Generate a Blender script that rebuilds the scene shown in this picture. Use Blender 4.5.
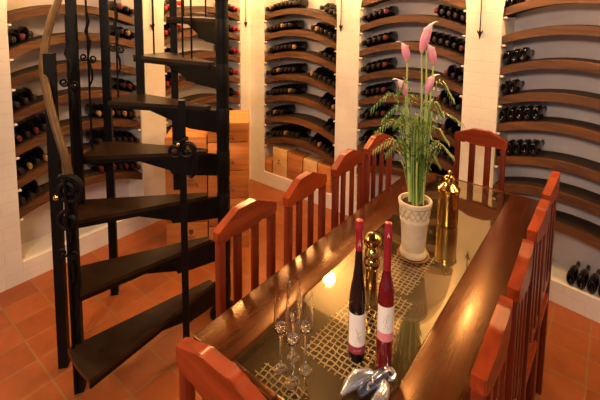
import bpy, bmesh, math, random
from math import sin, cos, pi, radians
from mathutils import Vector, Matrix

for o in list(bpy.data.objects):
    bpy.data.objects.remove(o)
random.seed(7)
SC = bpy.context.scene
COL = SC.collection

# ------------------------------------------------------------------ camera, world, exposure
cam_d = bpy.data.cameras.new('camera')
cam_d.sensor_width = 36.0
cam_d.lens = 24.0
cam_d.shift_y = -0.2495
cam_d.clip_start = 0.02
cam = bpy.data.objects.new('camera', cam_d)
COL.objects.link(cam)
cam.matrix_world = Matrix(((0.7852, -0.0704, 0.6155, 0.0),
                           (0.6189, 0.0729, -0.7820, 0.0),
                           (0.0101, 0.9949, 0.1008, 1.9),
                           (0, 0, 0, 1)))
_r = Vector((0.7852, 0.6189, 0.0101)).normalized()
_b = Vector((0.6155, -0.7820, 0.1008)); _b = (_b - _r * _b.dot(_r)).normalized()
_u = _b.cross(_r)
cam.matrix_world = Matrix(((_r.x, _u.x, _b.x, 0), (_r.y, _u.y, _b.y, 0), (_r.z, _u.z, _b.z, 1.9), (0, 0, 0, 1)))
SC.camera = cam

world = bpy.data.worlds.new('world'); SC.world = world
world.use_nodes = True
bg = world.node_tree.nodes['Background']
bg.inputs['Color'].default_value = (0.95, 0.88, 0.92, 1)
bg.inputs['Strength'].default_value = 0.20

SC.view_settings.view_transform = 'Standard'
SC.view_settings.look = 'None'
SC.view_settings.exposure = 0.0
SC.view_settings.gamma = 1.0

SCONCE_POWER = 58.0
SCONCE_COL = (1.0, 0.57, 0.20)

# ceiling lamps in front of the niches (its own fixture is built further down)
CEIL_LAMPS = [(-1.45, 1.90, 2.88), (0.30, 1.85, 2.88), (-1.95, 0.35, 2.88)]
for i, p in enumerate(CEIL_LAMPS):
    ld = bpy.data.lights.new('ceiling_lamp_light', 'AREA'); ld.shape = 'DISK'; ld.size = 0.26
    ld.energy = (18.0, 13.0, 12.0)[i]; ld.color = (1.0, 0.58, 0.24)
    lo = bpy.data.objects.new('ceiling_lamp_light', ld); COL.objects.link(lo); lo.location = (p[0], p[1], p[2] - 0.10)

# added unseen fill light behind the photographer, to brighten the front (housing further down)
FILL_POS = (-0.15, -1.25, 2.86)
ld = bpy.data.lights.new('fill_light', 'AREA'); ld.shape = 'RECTANGLE'; ld.size = 1.2; ld.size_y = 0.6
ld.energy = 124.0; ld.color = (1.0, 0.74, 0.55)
lo = bpy.data.objects.new('fill_light', ld); COL.objects.link(lo); lo.location = (FILL_POS[0], FILL_POS[1], FILL_POS[2] - 0.035)
lo.rotation_euler = (radians(50), 0, radians(8))

# ------------------------------------------------------------------ materials
def new_mat(name):
    m = bpy.data.materials.new(name); m.use_nodes = True
    nt = m.node_tree; b = nt.nodes['Principled BSDF']
    return m, nt, b

def N(nt, t, **kw):
    n = nt.nodes.new(t)
    for k, v in kw.items():
        setattr(n, k, v)
    return n

def simple(name, col, rough=0.5, metal=0.0, coat=0.0, spec=0.5, var=0.12, scale=25.0, bump=0.0):
    m, nt, b = new_mat(name)
    b.inputs['Roughness'].default_value = rough
    b.inputs['Metallic'].default_value = metal
    b.inputs['Coat Weight'].default_value = coat
    b.inputs['Specular IOR Level'].default_value = spec
    tc = N(nt, 'ShaderNodeTexCoord'); no = N(nt, 'ShaderNodeTexNoise')
    no.inputs['Scale'].default_value = scale; no.inputs['Detail'].default_value = 4
    nt.links.new(tc.outputs['Object'], no.inputs['Vector'])
    r = N(nt, 'ShaderNodeValToRGB')
    a = [max(0, c * (1 - var)) for c in col]; c2 = [min(1, c * (1 + var)) for c in col]
    r.color_ramp.elements[0].color = (*a, 1); r.color_ramp.elements[1].color = (*c2, 1)
    r.color_ramp.elements[0].position = 0.3; r.color_ramp.elements[1].position = 0.7
    nt.links.new(no.outputs['Fac'], r.inputs['Fac']); nt.links.new(r.outputs['Color'], b.inputs['Base Color'])
    if bump:
        bp = N(nt, 'ShaderNodeBump'); bp.inputs['Strength'].default_value = bump; bp.inputs['Distance'].default_value = 0.01
        nt.links.new(no.outputs['Fac'], bp.inputs['Height']); nt.links.new(bp.outputs['Normal'], b.inputs['Normal'])
    return m

def wood(name, dark, light, axis='x', rough=0.35, coat=0.0, scale=1.0, rand=0.25, bump=0.15, coat_rough=0.15):
    """grain stretched along one object axis, tint varied per object"""
    m, nt, b = new_mat(name)
    tc = N(nt, 'ShaderNodeTexCoord'); mp = N(nt, 'ShaderNodeMapping')
    s = {'x': (1.5, 22, 22), 'y': (22, 1.5, 22), 'z': (22, 22, 1.5)}[axis]
    mp.inputs['Scale'].default_value = [k * scale for k in s]
    oi = N(nt, 'ShaderNodeObjectInfo')
    ad = N(nt, 'ShaderNodeVectorMath', operation='ADD')
    ml = N(nt, 'ShaderNodeMath', operation='MULTIPLY'); ml.inputs[1].default_value = 7.3
    nt.links.new(oi.outputs['Random'], ml.inputs[0])
    nt.links.new(tc.outputs['Object'], ad.inputs[0]); nt.links.new(ml.outputs[0], ad.inputs[1])
    nt.links.new(ad.outputs[0], mp.inputs['Vector'])
    no = N(nt, 'ShaderNodeTexNoise'); no.inputs['Scale'].default_value = 1.0; no.inputs['Detail'].default_value = 7
    no.inputs['Roughness'].default_value = 0.62; no.inputs['Distortion'].default_value = 0.6
    nt.links.new(mp.outputs['Vector'], no.inputs['Vector'])
    r = N(nt, 'ShaderNodeValToRGB')
    r.color_ramp.elements[0].color = (*dark, 1); r.color_ramp.elements[0].position = 0.33
    r.color_ramp.elements[1].color = (*light, 1); r.color_ramp.elements[1].position = 0.68
    nt.links.new(no.outputs['Fac'], r.inputs['Fac'])
    hv = N(nt, 'ShaderNodeHueSaturation')
    mr = N(nt, 'ShaderNodeMapRange'); mr.inputs['To Min'].default_value = 1 - rand; mr.inputs['To Max'].default_value = 1 + rand
    nt.links.new(oi.outputs['Random'], mr.inputs['Value']); nt.links.new(mr.outputs['Result'], hv.inputs['Value'])
    nt.links.new(r.outputs['Color'], hv.inputs['Color']); nt.links.new(hv.outputs['Color'], b.inputs['Base Color'])
    b.inputs['Roughness'].default_value = rough; b.inputs['Coat Weight'].default_value = coat
    b.inputs['Coat Roughness'].default_value = coat_rough
    bp = N(nt, 'ShaderNodeBump'); bp.inputs['Strength'].default_value = bump; bp.inputs['Distance'].default_value = 0.004
    nt.links.new(no.outputs['Fac'], bp.inputs['Height']); nt.links.new(bp.outputs['Normal'], b.inputs['Normal'])
    return m

def brick_wall_mat():
    m, nt, b = new_mat('whitewashed_brick')
    tc = N(nt, 'ShaderNodeTexCoord')
    ge = N(nt, 'ShaderNodeNewGeometry')
    # run the courses along whichever horizontal direction the face has
    sp = N(nt, 'ShaderNodeSeparateXYZ'); nt.links.new(ge.outputs['Position'], sp.inputs[0])
    ad = N(nt, 'ShaderNodeMath', operation='ADD'); nt.links.new(sp.outputs['X'], ad.inputs[0]); nt.links.new(sp.outputs['Y'], ad.inputs[1])
    cb = N(nt, 'ShaderNodeCombineXYZ'); nt.links.new(ad.outputs[0], cb.inputs['X']); nt.links.new(sp.outputs['Z'], cb.inputs['Y'])
    no = N(nt, 'ShaderNodeTexNoise'); no.inputs['Scale'].default_value = 9; no.inputs['Detail'].default_value = 5
    nt.links.new(ge.outputs['Position'], no.inputs['Vector'])
    mx = N(nt, 'ShaderNodeMixRGB'); mx.inputs['Fac'].default_value = 0.012
    nt.links.new(cb.outputs[0], mx.inputs['Color1']); nt.links.new(no.outputs['Color'], mx.inputs['Color2'])
    br = N(nt, 'ShaderNodeTexBrick')
    br.inputs['Scale'].default_value = 1.0; br.inputs['Brick Width'].default_value = 0.20; br.inputs['Row Height'].default_value = 0.085
    br.inputs['Mortar Size'].default_value = 0.006; br.inputs['Mortar Smooth'].default_value = 1.0
    br.inputs['Color1'].default_value = (0.80, 0.74, 0.68, 1); br.inputs['Color2'].default_value = (0.77, 0.71, 0.65, 1)
    br.inputs['Mortar'].default_value = (0.74, 0.68, 0.62, 1)
    nt.links.new(mx.outputs[0], br.inputs['Vector'])
    nt.links.new(br.outputs['Color'], b.inputs['Base Color'])
    b.inputs['Roughness'].default_value = 0.75
    sb = N(nt, 'ShaderNodeMath', operation='MULTIPLY_ADD'); sb.inputs[1].default_value = -0.6
    n2 = N(nt, 'ShaderNodeTexNoise'); n2.inputs['Scale'].default_value = 22; n2.inputs['Detail'].default_value = 6
    nt.links.new(ge.outputs['Position'], n2.inputs['Vector'])
    nt.links.new(br.outputs['Fac'], sb.inputs[0]); nt.links.new(n2.outputs['Fac'], sb.inputs[2])
    bp = N(nt, 'ShaderNodeBump'); bp.inputs['Strength'].default_value = 0.15; bp.inputs['Distance'].default_value = 0.008
    nt.links.new(sb.outputs[0], bp.inputs['Height']); nt.links.new(bp.outputs['Normal'], b.inputs['Normal'])
    return m

def tile_floor_mat():
    m, nt, b = new_mat('terracotta_tiles')
    ge = N(nt, 'ShaderNodeNewGeometry')
    mp = N(nt, 'ShaderNodeMapping'); mp.inputs['Location'].default_value = (0.184 + 0.0 , -0.694 + 0.0, 0)
    nt.links.new(ge.outputs['Position'], mp.inputs['Vector'])
    br = N(nt, 'ShaderNodeTexBrick'); br.offset = 0.0; br.squash = 1.0
    br.inputs['Scale'].default_value = 1.0; br.inputs['Brick Width'].default_value = 0.195; br.inputs['Row Height'].default_value = 0.21
    br.inputs['Mortar Size'].default_value = 0.005; br.inputs['Mortar Smooth'].default_value = 0.3; br.inputs['Bias'].default_value = -0.1
    br.inputs['Color1'].default_value = (0.34, 0.085, 0.019, 1); br.inputs['Color2'].default_value = (0.25, 0.059, 0.014, 1)
    br.inputs['Mortar'].default_value = (0.27, 0.125, 0.045, 1)
    nt.links.new(mp.outputs[0], br.inputs['Vector'])
    no = N(nt, 'ShaderNodeTexNoise'); no.inputs['Scale'].default_value = 14; no.inputs['Detail'].default_value = 6
    nt.links.new(ge.outputs['Position'], no.inputs['Vector'])
    mr = N(nt, 'ShaderNodeMapRange'); mr.inputs['To Min'].default_value = 0.75; mr.inputs['To Max'].default_value = 1.25
    nt.links.new(no.outputs['Fac'], mr.inputs['Value'])
    hv = N(nt, 'ShaderNodeHueSaturation'); nt.links.new(br.outputs['Color'], hv.inputs['Color']); nt.links.new(mr.outputs[0], hv.inputs['Value'])
    nt.links.new(hv.outputs[0], b.inputs['Base Color'])
    b.inputs['Roughness'].default_value = 0.42
    iv = N(nt, 'ShaderNodeMath', operation='MULTIPLY_ADD'); iv.inputs[1].default_value = -1.0
    nt.links.new(br.outputs['Fac'], iv.inputs[0]); nt.links.new(no.outputs['Fac'], iv.inputs[2])
    bp = N(nt, 'ShaderNodeBump'); bp.inputs['Strength'].default_value = 0.3; bp.inputs['Distance'].default_value = 0.006
    nt.links.new(iv.outputs[0], bp.inputs['Height']); nt.links.new(bp.outputs['Normal'], b.inputs['Normal'])
    return m

def thin_glass(name, tint, base_fac, rough=0.0, boost=1.0, mirror=(1, 1, 1), haze=0.09):
    """clear sheet: transparent mixed with a mirror by angle"""
    m = bpy.data.materials.new(name); m.use_nodes = True
    nt = m.node_tree; nt.nodes.clear()
    out = N(nt, 'ShaderNodeOutputMaterial'); mix = N(nt, 'ShaderNodeMixShader')
    tr = N(nt, 'ShaderNodeBsdfTransparent'); tr.inputs['Color'].default_value = (*tint, 1)
    gl = N(nt, 'ShaderNodeBsdfGlossy'); gl.inputs['Roughness'].default_value = rough; gl.inputs['Color'].default_value = (*mirror, 1)
    lw = N(nt, 'ShaderNodeLayerWeight'); fr = N(nt, 'ShaderNodeMath', operation='POWER'); fr.inputs[1].default_value = 3.0
    nt.links.new(lw.outputs['Facing'], fr.inputs[0])
    ma = N(nt, 'ShaderNodeMath', operation='MULTIPLY_ADD'); ma.use_clamp = True
    ma.inputs[1].default_value = boost; ma.inputs[2].default_value = base_fac
    nt.links.new(fr.outputs[0], ma.inputs[0]); nt.links.new(ma.outputs[0], mix.inputs['Fac'])
    g2 = N(nt, 'ShaderNodeBsdfGlossy'); g2.inputs['Roughness'].default_value = 0.28; g2.inputs['Color'].default_value = (*mirror, 1)
    gm = N(nt, 'ShaderNodeMixShader'); gm.inputs['Fac'].default_value = haze
    nt.links.new(gl.outputs[0], gm.inputs[1]); nt.links.new(g2.outputs[0], gm.inputs[2])
    nt.links.new(tr.outputs[0], mix.inputs[1]); nt.links.new(gm.outputs[0], mix.inputs[2])
    nt.links.new(mix.outputs[0], out.inputs['Surface'])
    return m

def crystal_mat(rough=0.0, clear=1.0):
    m, nt, b = new_mat('flute_crystal')
    b.inputs['Transmission Weight'].default_value = clear; b.inputs['Roughness'].default_value = rough
    b.inputs['IOR'].default_value = 1.5; b.inputs['Base Color'].default_value = (1, 1, 1, 1)
    b.inputs['Specular IOR Level'].default_value = 0.9
    return m

def emit(name, col, s):
    m, nt, b = new_mat(name)
    b.inputs['Emission Color'].default_value = (*col, 1); b.inputs['Emission Strength'].default_value = s
    return m

def petal_mat():
    m, nt, b = new_mat('pink_petal')
    tc = N(nt, 'ShaderNodeTexCoord'); sp = N(nt, 'ShaderNodeSeparateXYZ')
    nt.links.new(tc.outputs['Generated'], sp.inputs[0])
    r = N(nt, 'ShaderNodeValToRGB'); e = r.color_ramp.elements
    e[0].position = 0.0; e[0].color = (0.55, 0.42, 0.25, 1)
    e[1].position = 0.92; e[1].color = (0.92, 0.84, 0.76, 1)
    k = e.new(0.25); k.color = (0.70, 0.22, 0.33, 1)
    k = e.new(0.70); k.color = (0.78, 0.33, 0.42, 1)
    nt.links.new(sp.outputs['Z'], r.inputs['Fac']); nt.links.new(r.outputs[0], b.inputs['Base Color'])
    b.inputs['Roughness'].default_value = 0.5
    return m

M = {}
M['wall'] = brick_wall_mat()
M['floor'] = tile_floor_mat()
M['ceiling'] = wood('dark_ceiling_boards', (0.012, 0.006, 0.004), (0.032, 0.015, 0.008), 'y', 0.8)
M['ceiling'].node_tree.nodes['Principled BSDF'].inputs['Specular IOR Level'].default_value = 0.05
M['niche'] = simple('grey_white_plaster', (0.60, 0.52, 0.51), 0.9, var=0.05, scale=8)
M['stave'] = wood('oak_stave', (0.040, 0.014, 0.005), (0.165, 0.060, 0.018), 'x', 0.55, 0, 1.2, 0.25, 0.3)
M['stave_dark'] = wood('dark_stave', (0.020, 0.011, 0.007), (0.060, 0.030, 0.016), 'x', 0.7, 0, 1.2, 0.25, 0.3)  # rear stave wood, darker than the front stave
M['lit_lip'] = simple('lit_lip_pale', (0.74, 0.66, 0.56), 0.8)  # pale tone standing in for the lit lip of the jamb notch
M['chair'] = wood('red_mahogany', (0.135, 0.016, 0.003), (0.29, 0.040, 0.008), 'x', 0.34, 0.2, 1.0, 0.12, 0.05)
M['chair_v'] = wood('red_mahogany_upright', (0.080, 0.009, 0.002), (0.175, 0.022, 0.005), 'z', 0.36, 0.15, 1.0, 0.12, 0.05)
for q in ('chair', 'chair_v'): M[q].node_tree.nodes['Principled BSDF'].inputs['Specular IOR Level'].default_value = 0.25
M['peg'] = simple('dark_peg', (0.03, 0.012, 0.006), 0.6)
M['table'] = wood('polished_brown_wood', (0.022, 0.004, 0.001), (0.085, 0.018, 0.004), 'y', 0.27, 0.06, 0.9, 0.1, 0.02, 0.15)
M['table'].node_tree.nodes['Principled BSDF'].inputs['Specular IOR Level'].default_value = 0.8
M['table'].node_tree.nodes['Principled BSDF'].inputs['Specular Tint'].default_value = (1.0, 0.50, 0.17, 1)
M['table_z'] = wood('polished_brown_leg', (0.060, 0.020, 0.009), (0.16, 0.055, 0.02), 'z', 0.3, 0.3, 0.9, 0.1, 0.05)
M['panel'] = wood('golden_brown_board', (0.022, 0.008, 0.002), (0.050, 0.020, 0.005), 'y', 0.45, 0, 0.6, 0.0, 0.05)
M['panel'].node_tree.nodes['Principled BSDF'].inputs['Specular IOR Level'].default_value = 0.1
M['pane'] = thin_glass('table_glass', (0.80, 0.78, 0.70), 0.15, 0.03, 1.3, (1.0, 0.82, 0.52))
M['cord'] = simple('pale_cord', (0.70, 0.56, 0.36), 0.8)
M['iron'] = simple('black_iron', (0.0035, 0.003, 0.003), 0.5, 0.0, 0.0, 0.16, 0.3, 60, 0.1)
M['column'] = simple('black_column', (0.003, 0.003, 0.0035), 0.5, 0, 0, 0.12)
M['tread'] = simple('dark_tread', (0.020, 0.010, 0.005), 0.30, 0, 0, 0.32, 0.35, 14, 0.1)
M['rail'] = simple('bronze_rail', (0.085, 0.040, 0.008), 0.5, 0.1, 0, 0.5, 0.25, 30)
M['bottle'] = simple('dark_bottle_glass', (0.0045, 0.004, 0.004), 0.12, 0, 0.0, 0.45, 0.2)
M['bottle_black'] = simple('black_wine_glass', (0.008, 0.006, 0.006), 0.05, 0, 0.5, 0.6, 0.1)
M['cap_red'] = simple('red_capsule', (0.38, 0.020, 0.022), 0.35, 0.2)
M['cap_dark'] = simple('dark_capsule', (0.022, 0.013, 0.014), 0.35, 0.1)
M['cap_wine'] = simple('wine_capsule', (0.12, 0.022, 0.026), 0.3, 0.2)
M['cap_gold'] = simple('gold_capsule', (0.45, 0.27, 0.10), 0.35, 0.5)
M['cap_crimson'] = simple('crimson_capsule', (0.33, 0.018, 0.03), 0.3, 0.25)
M['paper'] = simple('white_label_paper', (0.82, 0.76, 0.72), 0.7, var=0.03)
M['paper_pink'] = simple('pink_label_paper', (0.72, 0.22, 0.26), 0.7, var=0.05)
M['paper_wine'] = simple('wine_label_paper', (0.28, 0.02, 0.05), 0.6, var=0.05)
M['ink_gold'] = simple('gold_ink', (0.45, 0.30, 0.10), 0.5)
M['ink_grey'] = simple('grey_ink', (0.30, 0.25, 0.27), 0.6)
M['ink_white'] = simple('white_ink', (0.85, 0.8, 0.75), 0.6)
M['brass'] = simple('polished_brass', (0.62, 0.42, 0.14), 0.17, 1.0, 0, 0.5, 0.08)
M['chrome'] = simple('polished_chrome', (0.85, 0.85, 0.88), 0.22, 0.85, 0, 0.5, 0.05)
M['chrome_blue'] = simple('painted_blue_reflection', (0.20, 0.23, 0.36), 0.2, 0.85, 0, 0.5, 0.05)  # chrome with its blue reflection put into the base colour
M['crystal'] = crystal_mat()
M['crystal_thick'] = crystal_mat(0.0, 0.955)
M['pot'] = simple('cream_stoneware', (0.58, 0.47, 0.33), 0.7, 0, 0, 0.3, 0.10, 30, 0.1)
M['pot_relief'] = simple('weathered_relief', (0.47, 0.37, 0.24), 0.8, 0, 0, 0.3, 0.25, 60, 0.2)
M['saucer'] = simple('amber_saucer', (0.26, 0.11, 0.03), 0.3, 0.2)
M['soil'] = simple('dark_soil', (0.055, 0.025, 0.015), 0.95, 0, 0, 0.2, 0.6, 90, 1.0)
M['stem'] = simple('green_stem', (0.22, 0.33, 0.06), 0.45)
M['stem2'] = simple('pale_green_stem', (0.42, 0.50, 0.14), 0.45)
M['leaf'] = simple('green_leaf', (0.075, 0.17, 0.025), 0.45, var=0.4)
M['leaf2'] = simple('olive_leaf', (0.20, 0.25, 0.06), 0.5, var=0.35)
M['petal'] = petal_mat()
M['spadix'] = simple('yellow_spadix', (0.75, 0.50, 0.10), 0.6)
M['crate'] = wood('pine_crate', (0.40, 0.125, 0.028), (0.66, 0.255, 0.065), 'x', 0.6, 0, 0.8, 0.22, 0.1)
M['crate2'] = wood('pale_crate', (0.58, 0.33, 0.12), (0.74, 0.46, 0.20), 'x', 0.6, 0, 0.8, 0.1, 0.1)
M['brand'] = simple('burnt_mark', (0.10, 0.035, 0.015), 0.8)
M['bulb'] = emit('lamp_glow', (1.0, 0.62, 0.28), 30.0)
M['lamp_disc'] = emit('ceiling_lamp_glow', (1.0, 0.70, 0.42), 12.0)

# ------------------------------------------------------------------ mesh helpers
class MB:
    def __init__(self):
        self.b = bmesh.new()
    def box(self, c, s, rot=None, bevel=0.0):
        r = bmesh.ops.create_cube(self.b, size=1.0)
        mt = Matrix.Translation(Vector(c)) @ ((rot.to_4x4()) if rot else Matrix.Identity(4)) @ Matrix.Diagonal((s[0], s[1], s[2], 1))
        bmesh.ops.transform(self.b, matrix=mt, verts=r['verts'])
        if bevel:
            es = {e for v in r['verts'] for e in v.link_edges}
            bmesh.ops.bevel(self.b, geom=list(es), offset=bevel, segments=2, affect='EDGES', profile=0.5)
        return self
    def prism(self, pts, ext):
        """planar outline (list of 3D points) pushed along ext"""
        e = Vector(ext)
        v0 = [self.b.verts.new(p) for p in pts]; v1 = [self.b.verts.new(Vector(p) + e) for p in pts]
        n = len(pts)
        self.b.faces.new(v0); self.b.faces.new(v1[::-1])
        for i in range(n):
            self.b.faces.new((v0[i], v1[i], v1[(i + 1) % n], v0[(i + 1) % n]))
        return self
    def tube(self, pts, r, seg=8, cap=True, squash=None):
        pts = [Vector(p) for p in pts]; n = len(pts)
        rs = r if isinstance(r, (list, tuple)) else [r] * n
        prev = None; rings = []
        for i, p in enumerate(pts):
            t = (pts[min(i + 1, n - 1)] - pts[max(i - 1, 0)])
            if t.length < 1e-9: t = Vector((0, 0, 1))
            t.normalize()
            if prev is None:
                a = Vector((0, 0, 1)) if abs(t.z) < 0.9 else Vector((1, 0, 0))
                x = t.cross(a).normalized()
            else:
                x = (prev - t * prev.dot(t))
                x = x.normalized() if x.length > 1e-6 else t.orthogonal().normalized()
            prev = x; y = t.cross(x)
            k = squash or (1, 1)
            rings.append([self.b.verts.new(p + (x * cos(2 * pi * j / seg) * k[0] + y * sin(2 * pi * j / seg) * k[1]) * rs[i]) for j in range(seg)])
        for i in range(n - 1):
            for j in range(seg):
                f = self.b.faces.new((rings[i][j], rings[i][(j + 1) % seg], rings[i + 1][(j + 1) % seg], rings[i + 1][j])); f.smooth = True
        if cap:
            self.b.faces.new(rings[0][::-1]); self.b.faces.new(rings[-1])
        return self
    def lathe(self, prof, seg=24, c=(0, 0, 0), axis='z', sz=1.0):
        """prof: (radius, height) pairs"""
        c = Vector(c); rings = []
        for r, h in prof:
            ring = []
            for j in range(seg):
                a = 2 * pi * j / seg; x, y = max(r, 1e-5) * cos(a), max(r, 1e-5) * sin(a)
                q = Vector((x, y, h)) if axis == 'z' else Vector((x, h, y * sz))
                ring.append(self.b.verts.new(c + q))
            rings.append(ring)
        for i in range(len(prof) - 1):
            for j in range(seg):
                f = self.b.faces.new((rings[i][j], rings[i][(j + 1) % seg], rings[i + 1][(j + 1) % seg], rings[i + 1][j])); f.smooth = True
        self.b.faces.new(rings[0][::-1]); self.b.faces.new(rings[-1])
        return self
    def sphere(self, c, r, sc=(1, 1, 1), seg=14):
        q = bmesh.ops.create_uvsphere(self.b, u_segments=seg, v_segments=max(6, seg // 2), radius=r)
        bmesh.ops.transform(self.b, matrix=Matrix.Translation(Vector(c)) @ Matrix.Diagonal((*sc, 1)), verts=q['verts'])
        for v in q['verts']:
            for f in v.link_faces: f.smooth = True
        return self
    def grid(self, rows, thick=0.0, smooth=True):
        vs = [[self.b.verts.new(p) for p in r] for r in rows]
        for i in range(len(rows) - 1):
            for j in range(len(rows[0]) - 1):
                f = self.b.faces.new((vs[i][j], vs[i][j + 1], vs[i + 1][j + 1], vs[i + 1][j])); f.smooth = smooth
        return self
    def mesh(self, name, mat):
        me = bpy.data.meshes.new(name)
        bmesh.ops.remove_doubles(self.b, verts=self.b.verts, dist=1e-6)
        bmesh.ops.recalc_face_normals(self.b, faces=self.b.faces)
        self.b.to_mesh(me); self.b.free(); me.set_sharp_from_angle(angle=radians(38)); me.materials.append(M[mat] if isinstance(mat, str) else mat)
        return me
    def build(self, name, mat, parent=None, label=None):
        o = bpy.data.objects.new(name, self.mesh(name, mat)); COL.objects.link(o)
        if parent is not None: o.parent = parent
        if label: o['label'] = label
        return o

def tag(o, label, cat, group=None):
    o['label'] = label; o['category'] = cat
    if group: o['group'] = group
    return o

def thing(name, loc, label, cat, group=None, rz=0.0):
    o = bpy.data.objects.new(name, None); COL.objects.link(o); o.empty_display_size = 0.05
    o.location = loc; o.rotation_euler = (0, 0, rz)
    return tag(o, label, cat, group)

def link_mesh(name, me, parent=None):
    o = bpy.data.objects.new(name, me); COL.objects.link(o)
    if parent is not None: o.parent = parent
    return o

def dup(root):
    r = root.copy(); COL.objects.link(r)
    for ch in list(root.children):
        c = ch.copy(); COL.objects.link(c); c.parent = r
        for g in list(ch.children):
            d = g.copy(); COL.objects.link(d); d.parent = c
    return r

ORD = ['first', 'second', 'third', 'fourth', 'fifth', 'sixth', 'seventh', 'eighth', 'ninth', 'tenth', 'eleventh', 'twelfth', 'thirteenth', 'fourteenth', 'fifteenth', 'sixteenth']

# ------------------------------------------------------------------ room shell
CEIL_Z = 2.9
LEDGE = 0.145
DEPTH = 0.25
fl = MB(); fl.box((-0.5, 0.8, -0.05), (7.4, 6.6, 0.1)); o = fl.build('floor', 'floor'); o['kind'] = 'structure'
ce = MB(); ce.box((-0.5, 0.8, CEIL_Z + 0.05), (7.4, 6.6, 0.1)); o = ce.build('ceiling', 'ceiling'); o['kind'] = 'structure'

class Seg:
    def __init__(self, o, u, n):
        self.o = Vector((*o, 0)); self.u = Vector((*u, 0)); self.n = Vector((*n, 0))
    def p(self, u, v, z):
        return self.o + self.u * u + self.n * v + Vector((0, 0, z))
    def rot(self):
        """frame with x along the wall and y into the wall"""
        return math.atan2(self.u.y, self.u.x)
SL = Seg((-3.1, 0), (0, 1), (-1, 0))
SA = Seg((0, 3.07), (1, 0), (0, 1))
a8 = radians(8)
SB = Seg((-0.862, 3.07), (cos(a8), -sin(a8)), (sin(a8), cos(a8)))
SPRING, ARCH = 1.80, 0.80

def arch_z(t):       # t in 0..1 across the opening
    return SPRING + ARCH * math.sqrt(max(0.0, 1 - (2 * t - 1) ** 2))

def build_wall(name, seg, u0, u1, niches):
    m = MB(); e = seg.n * DEPTH
    m.prism([seg.p(u0, 0, 0), seg.p(u1, 0, 0), seg.p(u1, 0, LEDGE), seg.p(u0, 0, LEDGE)], e)
    cur = u0
    for (a, b) in niches + [(u1, u1)]:
        if a > cur + 1e-4:
            m.prism([seg.p(cur, 0, LEDGE), seg.p(a, 0, LEDGE), seg.p(a, 0, CEIL_Z), seg.p(cur, 0, CEIL_Z)], e)
        if b > a:
            K = 20
            ts = [0.5 - 0.5 * cos(pi * k / K) for k in range(K + 1)]
            for k in range(K):
                ua, ub = a + (b - a) * ts[k], a + (b - a) * ts[k + 1]
                m.prism([seg.p(ua, 0, arch_z(ts[k])), seg.p(ub, 0, arch_z(ts[k + 1])), seg.p(ub, 0, CEIL_Z), seg.p(ua, 0, CEIL_Z)], e)
        cur = b
    o = m.build(name, 'wall'); o['kind'] = 'structure'
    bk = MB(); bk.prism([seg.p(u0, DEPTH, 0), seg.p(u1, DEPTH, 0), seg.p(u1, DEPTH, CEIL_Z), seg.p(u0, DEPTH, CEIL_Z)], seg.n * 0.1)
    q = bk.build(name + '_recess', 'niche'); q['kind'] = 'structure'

N_L1, N_L1B = (0.866, 1.778), (2.012, 2.926)
N_2, N_3, N_5 = (-2.902, -1.99), (-1.758, -0.862), (0.249, 1.155)
build_wall('wall_left', SL, -2.3, 3.07 + DEPTH, [N_L1, N_L1B])
build_wall('wall_back', SA, -3.1, -0.862, [N_2, N_3])
build_wall('wall_right', SB, 0.0, 3.9, [N_5])

# ------------------------------------------------------------------ arched stave shelves and their bottles
RISE = 0.092
TH = 0.055
BR, BSZ = 0.0250, 1.90      # bottle radius and its height stretch
PITCH = 0.0512
def bottle_proto():
    m = MB()
    m.lathe([(0.010, 0.012), (0.0105, 0.05), (0.012, 0.072), (0.020, 0.098), (BR - 0.001, 0.118), (BR, 0.135), (BR, 0.216), (BR - 0.002, 0.223), (BR - 0.006, 0.2265), (BR - 0.010, 0.225), (BR - 0.015, 0.214), (0.003, 0.208)], 18, axis='y', sz=BSZ)
    me = m.mesh('wine_bottle', 'bottle')
    caps = {}
    for c in ('cap_red', 'cap_dark', 'cap_wine', 'cap_gold'):
        k = MB(); k.lathe([(0.008, 0.0), (0.0112, 0.002), (0.0115, 0.015), (0.0108, 0.046), (0.0104, 0.048)], 12, axis='y', sz=BSZ)
        caps[c] = k.mesh('capsule', c)
    return me, caps
B_ME, B_CAP = bottle_proto()
CAPNAME = {'cap_red': 'red-capped', 'cap_dark': 'dark-capped', 'cap_wine': 'wine-red-capped', 'cap_gold': 'gold-capped'}

def stave_mesh(W, v0, v1, lift, tilt):
    m = MB(); K = 18; top = []; bot = []
    for k in range(K + 1):
        t = k / K; u = 0.004 + (W - 0.008) * t
        z = RISE * (1 - (2 * t - 1) ** 2) + lift + tilt * (t - 0.5)
        bulge = 0.008 * (1 - (2 * t - 1) ** 2)
        top.append((u, z)); bot.append((u, z - TH))
    out = [(u, v0, z) for u, z in top] + [(u, v0, z) for u, z in bot[::-1]]
    # build as strips so the arch stays clean
    for k in range(K):
        (ua, za), (ub, zb) = top[k], top[k + 1]
        m.b.faces.new([m.b.verts.new(p) for p in ((ua, v0, za), (ub, v0, zb), (ub, v1, zb), (ua, v1, za))])
        m.b.faces.new([m.b.verts.new(p) for p in ((ua, v0, za - TH), (ua, v1, za - TH), (ub, v1, zb - TH), (ub, v0, zb - TH))])
        m.b.faces.new([m.b.verts.new(p) for p in ((ua, v0, za - TH), (ub, v0, zb - TH), (ub, v0, zb), (ua, v0, za))])
        m.b.faces.new([m.b.verts.new(p) for p in ((ua, v1, za), (ub, v1, zb), (ub, v1, zb - TH), (ua, v1, za - TH))])
    for (u, z) in (top[0], top[-1]):
        m.b.faces.new([m.b.verts.new(p) for p in ((u, v0, z), (u, v1, z), (u, v1, z - TH), (u, v0, z - TH))])
    return m

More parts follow.
